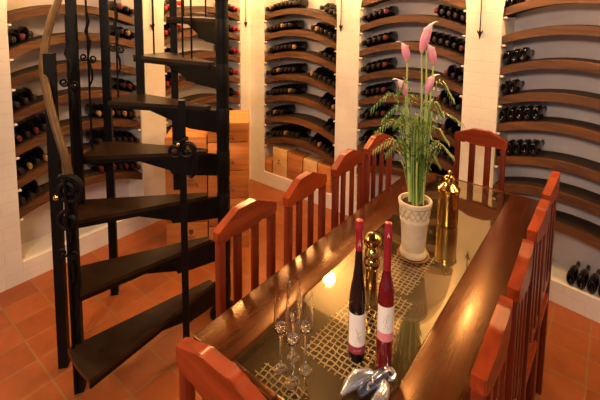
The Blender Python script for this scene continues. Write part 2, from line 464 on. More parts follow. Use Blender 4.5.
def niche(seg, rng, where, ends, rows, cap_of, butt=False):
    """ends: (left z, right z) of each shelf; rows: per shelf (bottles at left end, at right end, two-high extras right)"""
    a, b = rng; W = b - a; rz = seg.rot()
    Rm = Matrix.Rotation(rz, 4, 'Z')
    # local y must point into the wall
    flip = (Matrix.Rotation(rz, 3, 'Z') @ Vector((0, 1, 0))).dot(seg.n) < 0
    for k, (zl, zr) in enumerate(ends):
        zm = 0.5 * (zl + zr); tilt = zr - zl
        root = thing('stave_shelf', seg.p(a, 0, zm), f'arched oak stave shelf, {ORD[k]} from top in {where}', 'shelf', f'stave shelves in {where}', rz)
        for (v0, v1, lf, sm, sl) in ((0.012, 0.050, 0.0, 'stave', None), (0.053, 0.205, 0.004, 'stave_dark', 'darker rear stave')):
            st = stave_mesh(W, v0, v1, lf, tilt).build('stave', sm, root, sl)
        for u, zz in ((0.014, -0.5 * tilt), (W - 0.014, 0.5 * tilt)):
            d = MB(); d.box((u, 0.02, zz - TH - 0.012), (0.022, 0.034, 0.014), bevel=0.004); d.build('lit_lip_block', 'lit_lip', root, 'pale block for the lit jamb lip')
        nl, nr, ex = rows[k]
        def zs(u):
            t = u / W
            return RISE * (1 - (2 * t - 1) ** 2) + tilt * (t - 0.5)
        spots = []
        for q in range(nl):
            spots.append((0.034 + PITCH * q, 0, 'left', q))
        for q in range(nr):
            spots.append((W - 0.034 - PITCH * q, 0, 'right', nr - 1 - q))
        for q in range(ex):
            spots.append((W - 0.034 - PITCH * (q + 0.5), 1, 'right', q))
        for (u, tier, side, idx) in spots:
            base = max(zs(u + BR * c / 8) + BSZ * BR * math.sqrt(1 - (c / 8) ** 2) for c in range(-8, 9)) + 0.005
            if tier: base = max(zs(u - 0.028), zs(u + 0.028)) + BR * BSZ * 2.75
            cp = cap_of(k, side, idx)
            lab = (f'{CAPNAME[cp]} bottle, {ORD[idx]} from left in {side}-end row, {ORD[k]} shelf, {where}' if not tier
                   else f'{CAPNAME[cp]} bottle lying atop {side}-end row, {ORD[idx]} one, {ORD[k]} shelf, {where}')
            bo = link_mesh('wine_bottle', B_ME)
            bo.location = seg.p(a + u, (0.236 if butt else 0.0) + random.uniform(-0.002, 0.006), zm + base)
            bo.rotation_euler = (0, 0, rz + (pi if butt else 0) + random.uniform(-0.003, 0.003))
            tag(bo, lab, 'wine bottle', f'bottles on shelves in {where}')
            link_mesh('capsule', B_CAP[cp], bo)

def caps_cycle(*names):
    return lambda k, side, idx: names[(k * 5 + idx * 3 + (side == 'right') * 2) % len(names)]

# the left wall's u axis runs along +y and local y of the rotated frame must be -x: rotation +90 deg gives y -> -x
niche(SL, N_L1, 'niche behind stair rail',
      [(1.848, 1.803), (1.618, 1.612), (1.415, 1.39), (1.18, 1.172), (0.947, 0.936), (0.721, 0.715), (0.51, 0.486)],
      [(0, 3, 0), (3, 3, 0), (0, 0, 0), (3, 3, 0), (5, 7, 0), (4, 7, 0), (3, 7, 0)], caps_cycle('cap_dark', 'cap_dark', 'cap_wine', 'cap_dark', 'cap_gold', 'cap_dark'))
niche(SL, N_L1B, 'niche behind stair column',
      [(1.835, 1.829), (1.62, 1.62), (1.39, 1.388), (1.165, 1.165), (0.94, 0.939), (0.715, 0.715), (0.49, 0.49)],
      [(4, 3, 0), (4, 3, 0), (3, 3, 0), (3, 3, 0), (2, 2, 0), (0, 2, 0), (0, 0, 0)], caps_cycle('cap_red', 'cap_red', 'cap_dark', 'cap_red', 'cap_red'))
niche(SA, N_2, 'niche above standing crates',
      [(1.842, 1.80), (1.623, 1.59), (1.401, 1.375), (1.166, 1.15), (0.95, 0.93), (0.727, 0.70), (0.501, 0.485)],
      [(8, 4, 0), (7, 6, 0), (8, 4, 0), (8, 6, 0), (8, 4, 0), (5, 3, 0), (9, 6, 0)], caps_cycle('cap_dark', 'cap_dark', 'cap_dark', 'cap_gold', 'cap_dark', 'cap_dark', 'cap_dark'))
niche(SA, N_3, 'niche behind lilies',
      [(1.981, 1.97), (1.765, 1.786), (1.546, 1.56), (1.316, 1.33), (1.102, 1.11), (0.895, 0.90), (0.685, 0.685), (0.474, 0.474)],
      [(0, 0, 0), (5, 5, 0), (5, 6, 0), (5, 3, 0), (5, 4, 0), (5, 3, 0), (6, 6, 0), (5, 6, 0)], caps_cycle('cap_dark', 'cap_dark', 'cap_wine', 'cap_dark', 'cap_dark'))
niche(SB, N_5, 'niche at right edge',
      [(1.926, 1.92), (1.734, 1.72), (1.517, 1.50), (1.302, 1.285), (1.108, 1.085), (0.865, 0.84), (0.66, 0.635), (0.455, 0.43)],
      [(2, 0, 0), (0, 0, 0), (3, 0, 0), (2, 0, 0), (5, 0, 0), (5, 5, 0), (0, 4, 0), (0, 0, 0)], caps_cycle('cap_dark', 'cap_dark'), True)
# bottles on the ledge of the right-hand niche
for q in range(5):
    bo = link_mesh('wine_bottle', B_ME)
    bo.location = SB.p(0.752 + 0.0565 * q, 0.244, LEDGE + BR * BSZ + 0.001); bo.rotation_euler = (0, 0, SB.rot() + pi)
    tag(bo, f'dark bottle lying on the white ledge at right edge, {ORD[q]} from left', 'wine bottle', 'bottles on the white ledge')
    link_mesh('capsule', B_CAP['cap_dark'], bo)

# ------------------------------------------------------------------ wine crates
def brand_mark(parent, c, s, face):
    """small burnt-in crest: a shield, a stem and two bars on the crate front (local -y face)"""
    m = MB(); x, z = c
    m.prism([(x - s * .5, face, z + s), (x + s * .5, face, z + s), (x + s * .5, face, z + s * .2), (x, face, z - s * .3), (x - s * .5, face, z + s * .2)], (0, -0.0012, 0))
    m.box((x, face - 0.0006, z - s * .75), (s * 1.8, 0.0012, s * .16)); m.box((x, face - 0.0006, z - s * 1.1), (s * 1.3, 0.0012, s * .12))
    for q in range(9):
        m.box((x + s * (q - 4) * 0.42, face - 0.0006, z - s * (1.7 + 0.12 * (q % 3))), (s * 0.2, 0.0012, s * (0.5 + 0.25 * (q * 5 % 3))))
    m.build('brand_mark', 'brand', parent)

def crate(loc, size, rz, label, group, mat='crate', logo=True, name='wine_crate', logo_c=(0, 0), logo_s=0.03):
    w, dp, h = size
    root = thing(name, loc, label, 'crate', group, rz)
    t = 0.012
    m = MB()      # local origin front left bottom
    m.box((w / 2, t / 2, h / 2), (w, t, h), bevel=0.002); m.build('front_board', mat, root)
    m = MB(); m.box((w / 2, dp - t / 2, h / 2), (w, t, h), bevel=0.002); m.build('back_board', mat, root)
    for sx in (t / 2, w - t / 2):
        m = MB(); m.box((sx, dp / 2, h / 2), (t, dp - 2 * t, h - 0.004)); m.build('side_board', mat, root)
    m = MB(); m.box((w / 2, dp / 2, h - 0.006), (w - 2 * t, dp - 2 * t, 0.010)); m.build('lid', mat, root)
    m = MB(); m.box((w / 2, dp / 2, 0.006), (w - 2 * t, dp - 2 * t, 0.012)); m.build('bottom_board', mat, root)
    if logo: brand_mark(root, (w / 2 + logo_c[0], h / 2 + logo_c[1]), logo_s, -0.0003)
    return root
RD = radians(44.6)
ux, uy = cos(RD), sin(RD)
z = 0.0
hs = [0.185, 0.228, 0.228, 0.228, 0.158]
for k, h in enumerate(hs):
    x0, y0 = -2.19 - ux * 0.318, 2.15 - uy * 0.318
    crate((x0, y0, z), (0.315, 0.40, h - 0.006), RD, f'pine wine crate in stack right of stair column, {("bottom", "second", "third", "fourth", "topmost")[k]} of five', 'crates stacked in the corner', 'crate', True, logo_s=0.026)
    z += h
z = 0.0
for k, h in enumerate([0.232, 0.232, 0.232, 0.228]):
    x0, y0 = -2.19 - ux * 0.642, 2.15 - uy * 0.642
    crate((x0, y0, z), (0.315, 0.40, h - 0.006), RD, f'pine wine crate in stack seen between the stair treads, {("bottom", "second", "third", "topmost")[k]} of four', 'crates stacked in the corner', 'crate', True, logo_s=0.034, logo_c=(0.03, 0.02))
    z += h
# crates standing on the ledge under the second niche
for (xa, xb, h, mt, lg, lab) in [(-2.895, -2.800, 0.14, 'crate', False, 'small low pine box at the left end of the ledge, beside taller crates'),
                                (-2.782, -2.588, 0.295, 'crate2', True, 'tall pine crate with dark crest, leftmost of the tall ledge crates'),
                                (-2.572, -2.384, 0.275, 'crate', False, 'orange pine crate without mark, second of the tall ledge crates'),
                                (-2.369, -2.204, 0.270, 'crate2', True, 'pale pine crate, third of the tall ledge crates'),
                                (-2.190, -2.040, 0.262, 'crate', False, 'orange pine crate at the right end of the ledge crates')]:
    crate((xa, 3.085, LEDGE + 0.001), (xb - xa, 0.16, h), 0, lab, 'crates on the white ledge', mt, lg, logo_s=0.016, logo_c=(-0.01, 0.01))

# ------------------------------------------------------------------ wall lanterns on the piers
def sconce(seg, u, label):
    p = seg.p(u, 0, 0)
    root = thing('wall_lantern', p, label, 'wall lamp', 'iron wall lanterns on the brick piers', seg.rot())
    m = MB(); m.box((0, -0.006, 2.24), (0.05, 0.012, 0.16), bevel=0.004); m.build('wall_plate', 'iron', root)
    m = MB(); m.tube([(0, -0.01, 2.20), (0, -0.05, 2.16), (0, -0.10, 2.165), (0, -0.125, 2.20)], 0.007, 8); m.lathe([(0.03, 2.195), (0.045, 2.21), (0.05, 2.215), (0.02, 2.22)], 14, c=(0, -0.125, 0)); m.build('bracket_arm', 'iron', root)
    m = MB(); m.lathe([(0.012, 2.222), (0.012, 2.27), (0.010, 2.272)], 12, c=(0, -0.125, 0)); m.build('candle_holder', 'iron', root)
    m = MB(); m.lathe([(0.006, 2.272), (0.020, 2.29), (0.024, 2.31), (0.016, 2.34), (0.004, 2.365)], 14, c=(0, -0.125, 0)); m.build('bulb', 'bulb', root)
    # hanging pointed iron with a small fleur tip
    m = MB(); m.tube([(0, -0.014, 2.17), (0, -0.014, 1.86), (0, -0.014, 1.76)], [0.0035, 0.0035, 0.005], 8)
    m.tube([(0, -0.014, 1.765), (0, -0.014, 1.745), (0, -0.014, 1.70)], [0.006, 0.012, 0.001], 8)
    for s in (-1, 1):
        m.tube([(0, -0.014, 1.74), (s * 0.014, -0.014, 1.752), (s * 0.019, -0.014, 1.768)], [0.005, 0.005, 0.002], 6)
    m.tube([(0, -0.014, 2.165), (0, -0.010, 2.20)], 0.006, 8)
    m.build('pointed_drop', 'iron', root)
    ld = bpy.data.lights.new('lantern_light', 'POINT'); ld.energy = SCONCE_POWER; ld.color = SCONCE_COL; ld.shadow_soft_size = 0.05
    lo = bpy.data.objects.new('lantern_light', ld); COL.objects.link(lo); lo.parent = root; lo.location = (0, -0.125, 2.40)
sconce(SA, -1.94, 'iron wall lantern with pointed drop on pier left of the lilies')
sconce(SB, 0.107, 'iron wall lantern with pointed drop on pier behind the far chair')
sconce(SB, 1.27, 'iron wall lantern on pier beyond the right picture edge')
sconce(SL, 2.99, 'iron wall lantern on the corner pier beside the crate stack')
sconce(SL, 1.895, 'iron wall lantern on pier behind the staircase')
sconce(SL, 0.60, 'iron wall lantern on the pier at left picture edge')
for i, p in enumerate(CEIL_LAMPS):
    root = thing('ceiling_lamp', (p[0], p[1], CEIL_Z), ('round ceiling lamp in front of the niche with the crates', 'round ceiling lamp above the far right chairs', 'round ceiling lamp between the stairs and the left wall')[i], 'ceiling lamp')
    m = MB(); m.lathe([(0.15, -0.06), (0.16, -0.05), (0.16, -0.001), (0.05, -0.0005)], 24); m.build('housing', 'iron', root)
    m = MB(); m.lathe([(0.13, -0.075), (0.145, -0.062), (0.02, -0.061)], 24); m.build('diffuser', 'lamp_disc', root)

root = thing('fill_panel', (FILL_POS[0], FILL_POS[1], 0), 'tilted rectangular fill light panel, added unseen behind the near chair', 'ceiling lamp')  # invented housing around the added fill light
Rp = Matrix.Rotation(radians(8), 3, 'Z') @ Matrix.Rotation(radians(50), 3, 'X')
m = MB(); m.box(Rp @ Vector((0, 0, 0.03)) + Vector((0, 0, FILL_POS[2] - 0.03)), (1.24, 0.64, 0.04), Rp); m.build('housing', 'iron', root)
m = MB(); m.tube([(0, 0, FILL_POS[2] + 0.01), (0, 0, CEIL_Z + 0.02)], 0.02); m.build('stem', 'iron', root)

# ------------------------------------------------------------------ spiral staircase
RS = 0.263
NX, NY = -1.806, 1.556
YAW = radians(38.22)
def pol(ang, r, z):
    a = radians(ang) + YAW
    return Vector((r * cos(a), r * sin(a), z))
stair = thing('spiral_staircase', (NX, NY, 0), 'black iron spiral staircase with wedge treads and scrolled balusters, left of the table', 'staircase')
m = MB(); m.lathe([(0.09, 0.0), (0.09, 0.015), (0.045, 0.03), (0.037, 0.04), (0.037, 0.05), (0.037, CEIL_Z - 0.01), (0.037, CEIL_Z - 0.002), (0.02, CEIL_Z - 0.001)], 20); m.build('centre_column', 'column', stair)
F = [238, 222, 206, 189, 169.5, 150, 131, 112, 93]
for k in range(8):
    zt = RS * (k + 1); f0 = F[k]; f1 = F[k + 1] - 1.0; R = 0.86 if k == 0 else 0.80
    tr = MB()
    pts = [pol(f0 + 4, 0.10, zt)] + [pol(f0 + (f1 - f0) * t / 6, R, zt) for t in range(7)] + [pol(f1 - 4, 0.10, zt)]
    tr.prism(pts, (0, 0, -0.022)); to = tr.build('tread', 'tread', stair)
    # turned-down nosing on the front edge
    nm = MB(); a, b = pol(f0 + 3, 0.10, zt), pol(f0, R, zt); d = (b - a).normalized(); s = d.cross(Vector((0, 0, 1)))
    mid = f0 * 0.5 + f1 * 0.5
    inn = (pol(mid, 0.5, zt) - pol(f0, 0.5, zt)).normalized() * 0.012
    nm.prism([a + Vector((0, 0, -0.020)), b + Vector((0, 0, -0.020)), b + Vector((0, 0, -0.045)), a + Vector((0, 0, -0.045))], inn); nm.build('nosing', 'iron', to)
    # tapered bracket plate under the tread, deep at the hub
    br = MB(); w = pol(mid + 90, 0.008, 0)
    aa = pol(f0 * 0.8 + f1 * 0.2, 0.037, 0); bb = pol(f0 * 0.8 + f1 * 0.2, 0.52, 0)
    br.prism([aa + Vector((0, 0, zt - 0.022)), bb + Vector((0, 0, zt - 0.022)), bb + Vector((0, 0, zt - 0.045)), pol(f0 * .8 + f1 * .2, 0.22, zt - 0.145), aa + Vector((0, 0, zt - 0.155))], w)
    aa = pol(f0 * 0.15 + f1 * 0.85, 0.037, 0); bb = pol(f0 * 0.15 + f1 * 0.85, 0.52, 0)
    br.prism([aa + Vector((0, 0, zt - 0.022)), bb + Vector((0, 0, zt - 0.022)), bb + Vector((0, 0, zt - 0.045)), pol(f0 * .15 + f1 * .85, 0.22, zt - 0.145), aa + Vector((0, 0, zt - 0.155))], w)
    br.lathe([(0.0385, zt - 0.16), (0.040, zt - 0.155), (0.040, zt - 0.005), (0.0385, zt)], 18)
    # front riser strip near the hub
    br.prism([pol(f0 + 2, 0.05, zt - 0.022), pol(f0, 0.36, zt - 0.022), pol(f0, 0.30, zt - 0.13), pol(f0 + 2, 0.05, zt - 0.15)], inn)
    br.build('bracket', 'iron', to)

def local(p):
    return Vector(p) - Vector((NX, NY, 0))
def bar_post(base, top, w, name='post'):
    m = MB(); base, top = local(base), local(top)
    ax = Matrix.Rotation(YAW + radians(15), 3, 'Z'); ex, ey = ax @ Vector((w / 2, 0, 0)), ax @ Vector((0, w / 2, 0))
    m.prism([base - ex - ey, base + ex - ey, base + ex + ey, base - ex + ey], top - base)
    return m.build(name, 'iron', stair)
bar_post((-1.976, 0.761, 0), (-1.976, 0.761, 1.10), 0.044)
bar_post((-2.185, 0.770, 0), (-2.183, 0.776, 1.675), 0.046)
bar_post((-2.347, 0.953, RS * 3 - 0.03), (-2.347, 0.953, CEIL_Z - 0.01), 0.046)
bar_post((-2.506, 1.209, 0), (-2.506, 1.209, CEIL_Z - 0.01), 0.046)
bar_post((-2.543, 1.460, RS * 5 - 0.03), (-2.543, 1.460, CEIL_Z - 0.01), 0.050)
bar_post((-2.557, 1.741, RS * 2), (-2.557, 1.741, CEIL_Z - 0.01), 0.050)
bar_post((-1.699, 1.195, 0.0), (-1.699, 1.195, 1.44), 0.034)

def spiral(c, ex, ez, r0, r1, turns, a0, n=22):
    c = Vector(c); pts = []
    for i in range(n + 1):
        t = i / n; a = a0 + turns * 2 * pi * t; r = r0 + (r1 - r0) * t
        pts.append(c + ex * cos(a) * r + ez * sin(a) * r)
    return pts
def baluster(ang, z0, z1, r=0.78, zs=None):
    m = MB(); a = pol(ang, r, z0); b = pol(ang, r, z1)
    m.tube([a, b], 0.0062, 8)
    o = m.build('baluster', 'iron', stair)
    if zs:
        ex = (Matrix.Rotation(YAW, 3, 'Z') @ Vector((1, 0, 0))); ez = Vector((0, 0, 1))
        s = MB(); c = pol(ang, r, 0)
        # two linked S scrolls and a twisted leaf above
        s.tube(spiral(c + ex * 0.026 + ez * zs, ex, ez, 0.024, 0.006, 1.4, pi), [0.0055] * 23, 6)
        s.tube(spiral(c - ex * 0.026 + ez * (zs + 0.01), ex, ez, 0.024, 0.006, -1.4, 0), [0.0055] * 23, 6)
        s.tube([c + ez * (zs + 0.30), c + ex * 0.010 + ez * (zs + 0.22), c - ex * 0.008 + ez * (zs + 0.16), c + ex * 0.016 + ez * (zs + 0.10), c + ex * 0.002 + ez * (zs + 0.02)], [0.003, 0.009, 0.010, 0.008, 0.005], 8)
        s.tube([c - ex * 0.002 + ez * zs, c + ex * 0.018 + ez * (zs - 0.07), c + ex * 0.020 + ez * (zs - 0.12), c + ez * (zs - 0.17)], [0.005, 0.008, 0.006, 0.004], 8)
        s.build('scroll', 'iron', o)
    return o
baluster(200, RS * 3, 1.86, 0.80, 1.50)
baluster(180, RS * 4, CEIL_Z - 0.02, 0.79, 1.60)
baluster(161, RS * 5, CEIL_Z - 0.02, 0.78, 1.63)
baluster(139, RS * 6, CEIL_Z - 0.02, 0.78)
baluster(123, RS * 7, CEIL_Z - 0.02, 0.74)
baluster(136, RS * 6, CEIL_Z - 0.02, 0.45)
baluster(134, RS * 6, CEIL_Z - 0.02, 0.36)
baluster(112, RS * 7, CEIL_Z - 0.02, 0.60)
baluster(222, 0.02, 1.12, 0.84, 0.74)
# thin rod between lower treads
m = MB(); m.tube([local((-2.00, 1.42, RS)), local((-2.00, 1.42, 1.30))], 0.006, 8); m.build('baluster', 'iron', stair)
# handrail
rail = [(-1.954, 0.753, 1.116), (-1.971, 0.739, 1.227), (-2.015, 0.730, 1.33), (-2.091, 0.733, 1.436), (-2.165, 0.744, 1.536), (-2.225, 0.760, 1.613), (-2.270, 0.791, 1.719), (-2.312, 0.838, 1.834), (-2.335, 0.887, 1.939), (-2.355, 0.953, 2.059), (-2.39, 1.055, 2.168), (-2.45, 1.22, 2.33), (-2.50, 1.45, 2.55), (-2.50, 1.70, 2.78)]
m = MB(); m.tube([local(p) for p in rail], 0.019, 10, True, (1.0, 0.8)); m.build('handrail', 'rail', stair, 'bronze-brown handrail')
ex = (Matrix.Rotation(YAW, 3, 'Z') @ Vector((1, 0, 0))); ez = Vector((0, 0, 1))
m = MB(); c = local((-1.950, 0.745, 1.03))
m.tube(spiral(c + ez * 0.02, ex, ez, 0.075, 0.015, -1.6, pi / 2 + 0.6, 30), [0.013] * 31, 8)
m.tube(spiral(c - ez * 0.13 - ex * 0.01, ex, ez, 0.05, 0.012, 1.5, pi / 2, 26), [0.011] * 27, 8); m.build('volute', 'iron', stair)
m = MB(); m.sphere(c + ez * 0.0 - ex * 0.04 + Vector((0.02, -0.025, 0)), 0.014); m.build('knob', 'brass', stair, 'small brass knob')
m = MB(); c = local((-1.690, 1.185, 1.19))
m.tube(spiral(c + ex * 0.03, ex, ez, 0.055, 0.012, 1.6, pi / 2, 28), [0.011] * 29, 8)
m.tube(spiral(c - ex * 0.035 - ez * 0.01, ex, ez, 0.045, 0.010, -1.6, pi / 2, 28), [0.010] * 29, 8)
m.tube([c + ex * 0.045 + ez * 0.02, c + ex * 0.07 - ez * 0.03, c + ex * 0.06 - ez * 0.13, c + ex * 0.045 - ez * 0.155], [0.012, 0.013, 0.013, 0.006], 8)
m.build('volute', 'iron', stair)
m = MB(); m.sphere(c + Vector((0.01, -0.03, 0.03)) , 0.011); m.build('knob', 'brass', stair, 'small brass knob')

# ------------------------------------------------------------------ dining table
TX0, TX1 = -0.954, -0.232
GX0, GX1 = -0.795, -0.390
TY0, TY1 = 0.695, 2.405
GY0, GY1 = 0.718, 2.385
TZ = 0.90
table = thing('dining_table', ((TX0 + TX1) / 2, (TY0 + TY1) / 2, 0), 'long polished brown wooden table with glass centre, ringed by red-brown chairs', 'table')
tcx, tcy = (TX0 + TX1) / 2, (TY0 + TY1) / 2
def tb(x0, x1, y0, y1, z0, z1, name, mat, bev=0.004, label=None):
    m = MB(); m.box(((x0 + x1) / 2 - tcx, (y0 + y1) / 2 - tcy, (z0 + z1) / 2), (x1 - x0, y1 - y0, z1 - z0), bevel=bev)
    return m.build(name, mat, table, label)
tb(TX0, GX0, TY0, TY1, TZ - 0.05, TZ, 'side_board', 'table')
tb(GX1, TX1, TY0, TY1, TZ - 0.05, TZ, 'side_board', 'table')
tb(GX0 + 0.0005, GX1 - 0.0005, TY0, GY0, TZ - 0.05, TZ, 'end_board', 'table', 0.003)
tb(GX0 + 0.0005, GX1 - 0.0005, GY1, TY1, TZ - 0.05, TZ, 'end_board', 'table', 0.003)
tb(GX0 + 0.0005, GX1 - 0.0005, GY0 + 0.0005, GY1 - 0.0005, TZ - 0.06, TZ - 0.045, 'base_panel', 'panel', 0.0, 'brown board under the glass')
m = MB(); m.grid([[(GX0 - tcx + 0.001, GY0 - tcy + 0.001, TZ - 0.001), (GX1 - tcx - 0.001, GY0 - tcy + 0.001, TZ - 0.001)], [(GX0 - tcx + 0.001, GY1 - tcy - 0.001, TZ - 0.001), (GX1 - tcx - 0.001, GY1 - tcy - 0.001, TZ - 0.001)]], smooth=False)
m.build('glass_pane', 'pane', table, 'clear glass pane')
# small cord lattice mats lying under the glass
def cord_mat(x0, x1, y0, y1, label):
    m = MB(); zc = 0.0032; n = 0; cx, cy = (x0 + x1) / 2, (y0 + y1) / 2; step = 0.0182
    nx, ny = int((x1 - x0) / step), int((y1 - y0) / step)
    for i in range(nx + 1):
        x = x0 + (x1 - x0) * i / nx; e0, e1 = random.uniform(0.004, 0.016), random.uniform(0.004, 0.016); K = 2 * ny + 4
        pts = [(x - cx + 0.0016 * sin(k * 0.9 + x * 90), y0 - e0 + (y1 - y0 + e0 + e1) * k / K - cy, zc + 0.0012 * (1 if (k + i) % 2 else -1)) for k in range(K + 1)]
        m.tube(pts, 0.0019, 5)
    for j in range(ny + 1):
        y = y0 + (y1 - y0) * j / ny; e0, e1 = random.uniform(0.004, 0.016), random.uniform(0.004, 0.016); K = 2 * nx + 4
        pts = [(x0 - e0 + (x1 - x0 + e0 + e1) * k / K - cx, y - cy + 0.0016 * sin(k * 1.1 + y * 70), zc + 0.0012 * (-1 if (k + j) % 2 else 1)) for k in range(K + 1)]
        m.tube(pts, 0.0019, 5)
    o = m.build('cord_mat', 'cord'); o.location = (cx, cy, TZ - 0.045); tag(o, label, 'mat', 'woven cord mats under the glass')
cord_mat(-0.665, -0.535, 1.335, 1.60, 'pale woven cord mat under the glass below the cream pot')
cord_mat(-0.680, -0.505, 0.905, 1.295, 'pale woven cord mat under the glass below the two wine bottles')
cord_mat(-0.735, -0.600, 0.740, 0.795, 'small pale cord mat under the glass below the flutes')
for (sx, sy) in ((TX0 + 0.06, TY0 + 0.075), (TX1 - 0.06, TY0 + 0.075), (TX0 + 0.06, TY1 - 0.06), (TX1 - 0.06, TY1 - 0.06)):
    tb(sx - 0.03, sx + 0.03, sy - 0.03, sy + 0.03, 0, TZ - 0.0505, 'leg', 'table_z')
for (x0, x1, y0, y1) in ((TX0 + 0.05, TX0 + 0.07, TY0 + 0.106, TY1 - 0.091), (TX1 - 0.07, TX1 - 0.05, TY0 + 0.106, TY1 - 0.091), (TX0 + 0.091, TX1 - 0.091, TY0 + 0.065, TY0 + 0.085), (TX0 + 0.091, TX1 - 0.091, TY1 - 0.07, TY1 - 0.05)):
    tb(x0, x1, y0, y1, TZ - 0.12, TZ - 0.0605, 'apron', 'table', 0.002)

# ------------------------------------------------------------------ chairs
def make_chair():
    """faces +y, back in the plane y = 0, origin on the floor under the back"""
    root = bpy.data.objects.new('dining_chair', None); COL.objects.link(root); root.empty_display_size = 0.05
    hw = 0.150
    top = [(-hw + 2 * hw * k / 30, 1.136 + 0.044 * (lambda q: q if q < 0.75 else 0.75 + 0.25 * sin((q - 0.75) / 0.25 * pi / 2 * 0.999) if q < 1 else 1.0)(min(1.0, (1 - abs(2 * k / 30 - 1)) / 0.72))) for k in range(31)]
    bot = [(hw, 1.100), (hw - 0.012, 1.090), (0.092, 1.086), (0.086, 1.096), (0.070, 1.096), (0.060, 1.084), (0.0, 1.082), (-0.060, 1.084), (-0.070, 1.096), (-0.086, 1.096), (-0.092, 1.086), (-hw + 0.012, 1.090), (-hw, 1.100)]
    outline = top + bot
    m = MB()
    m.prism([(x, -0.017 - 0.012 * (1 - (x / hw) ** 2), z) for x, z in outline], (0, 0.032, 0))
    bmesh.ops.bevel(m.b, geom=[e for e in m.b.edges if abs(e.verts[0].co.y - e.verts[1].co.y) < 0.02], offset=0.003, segments=2, affect='EDGES')
    for f in m.b.faces: f.smooth = abs(f.normal.y) < 0.5 and abs(f.normal.x) < 0.9
    cr = m.build('crest_rail', 'chair', root)
    for s in (-1, 1):
        p = MB(); p.lathe([(0.0045, 0.0), (0.0045, 0.0012)], 10, c=(s * 0.128, 0.0, 1.1415)); p.build('peg', 'peg', cr)
    for s in (-1, 1):
        m = MB(); m.box((s * 0.131, 0, 0.547), (0.028, 0.028, 1.094), bevel=0.004); m.build('rear_post', 'chair_v', root)
        m = MB(); m.box((s * 0.045, -0.006, 0.870), (0.036, 0.012, 0.436), bevel=0.003); m.build('back_slat', 'chair_v', root)
        m = MB(); m.box((s * 0.127, 0.255, 0.256), (0.032, 0.032, 0.512), bevel=0.004); m.build('front_leg', 'chair_v', root)
        m = MB(); m.box((s * 0.129, 0.128, 0.20), (0.016, 0.22, 0.022), bevel=0.003); m.build('stretcher', 'chair', root)
    m = MB(); m.box((0, 0, 0.635), (0.232, 0.020, 0.045), bevel=0.004); m.build('lower_rail', 'chair', root)
    m = MB(); m.box((0, 0.150, 0.528), (0.300, 0.265, 0.030), bevel=0.008); m.box((0, 0.002, 0.528), (0.230, 0.030, 0.03)); m.build('seat', 'chair', root)
    m = MB(); m.box((0, 0.255, 0.480), (0.220, 0.018, 0.06)); m.box((0.129, 0.128, 0.480), (0.016, 0.222, 0.06)); m.box((-0.129, 0.128, 0.480), (0.016, 0.222, 0.06)); m.build('seat_apron', 'chair', root)
    return root
chair0 = make_chair()
first = [True]
def put_chair(x, y, rz, label):
    c = chair0 if first[0] else dup(chair0)
    first[0] = False
    c.location = (x, y, 0); c.rotation_euler = (0, 0, rz)
    tag(c, label, 'chair', 'red-brown slatted dining chairs')
YS = [0.998, 1.345, 1.715, 2.070]
for k, y in enumerate(YS):
    put_chair(-1.022 + (-0.004, 0.008, 0.0, -0.012)[k], y, -pi / 2 + radians((0, 3, 2, -2)[k]),
              ('red-brown slatted chair on left side of table, nearest the stairs', 'red-brown slatted chair, second from stairs along left side of table', 'red-brown slatted chair, third from stairs along left side of table', 'red-brown slatted chair at far left of table, behind the potted lilies')[k])
for k, y in enumerate(YS):
    put_chair(-0.178, y - 0.01, pi / 2 + radians((1, 2, -1, -1)[k]),
              ('red-brown chair on right side of table, nearest the viewer', 'red-brown chair, second from viewer along right side of table', 'red-brown chair, third from viewer along right side of table', 'red-brown chair at far right of table, below the curved shelves')[k])
put_chair(-0.60, 2.555, pi, 'red-brown slatted chair at the far head of table before white pier')
put_chair(-0.588, 0.505, 0.0, 'red-brown chair at near head of table, its crest cut by bottom edge')

# ------------------------------------------------------------------ things on the table
def facing(x, y):
    return math.atan2(0 - y, 0 - x)     # towards the viewer's side of the room
def label_patch(r0, r1, z0, z1, half, face, off=0.0006, nz=2):
    m = MB(); rows = []
    for i in range(nz + 1):
        t = i / nz; z = z0 + (z1 - z0) * t; r = r0 + (r1 - r0) * t + off
        rows.append([(r * cos(face + half * (2 * k / 16 - 1)), r * sin(face + half * (2 * k / 16 - 1)), z) for k in range(17)])
    m.grid(rows); return m
def stroke(pts, r, face, rad=0.0005):
    """pen stroke on a round surface: points (sideways, z)"""
    m = MB()
    for line in pts:
        m.tube([(r * cos(face + s / r), r * sin(face + s / r), z) for s, z in line], rad, 5)
    return m
# tall black bottle
bx, by = -0.523, 0.943; fa = facing(bx, by) + 0.12
b = thing('wine_bottle', (bx, by, TZ), 'tall slim black wine bottle with white label and crimson capsule, left of pair', 'wine bottle')
m = MB(); m.lathe([(0.018, 0.0), (0.0235, 0.003), (0.0245, 0.010), (0.0245, 0.160), (0.0235, 0.188), (0.0200, 0.218), (0.0152, 0.248), (0.0115, 0.285), (0.0095, 0.330), (0.0092, 0.400), (0.008, 0.402)], 32); m.build('glass_body', 'bottle_black', b)
m = MB(); m.lathe([(0.0100, 0.330), (0.0098, 0.385), (0.0110, 0.388), (0.0110, 0.402), (0.0100, 0.404), (0.0098, 0.417), (0.008, 0.4175)], 24); cp = m.build('capsule', 'cap_crimson', b, 'crimson foil capsule')
m = stroke([[(-0.0035, 0.345), (0, 0.366), (0.0035, 0.345)], [(-0.0022, 0.352), (0.0022, 0.352)]], 0.0105, fa, 0.0007); m.build('letter', 'ink_white', cp)
m = label_patch(0.0245, 0.0245, 0.052, 0.150, radians(72), fa); lb = m.build('label', 'paper', b, 'white paper label')
m = label_patch(0.0245, 0.0245, 0.030, 0.053, radians(72), fa, 0.0007); lb2 = m.build('label_band', 'paper_wine', b, 'wine-red label band')
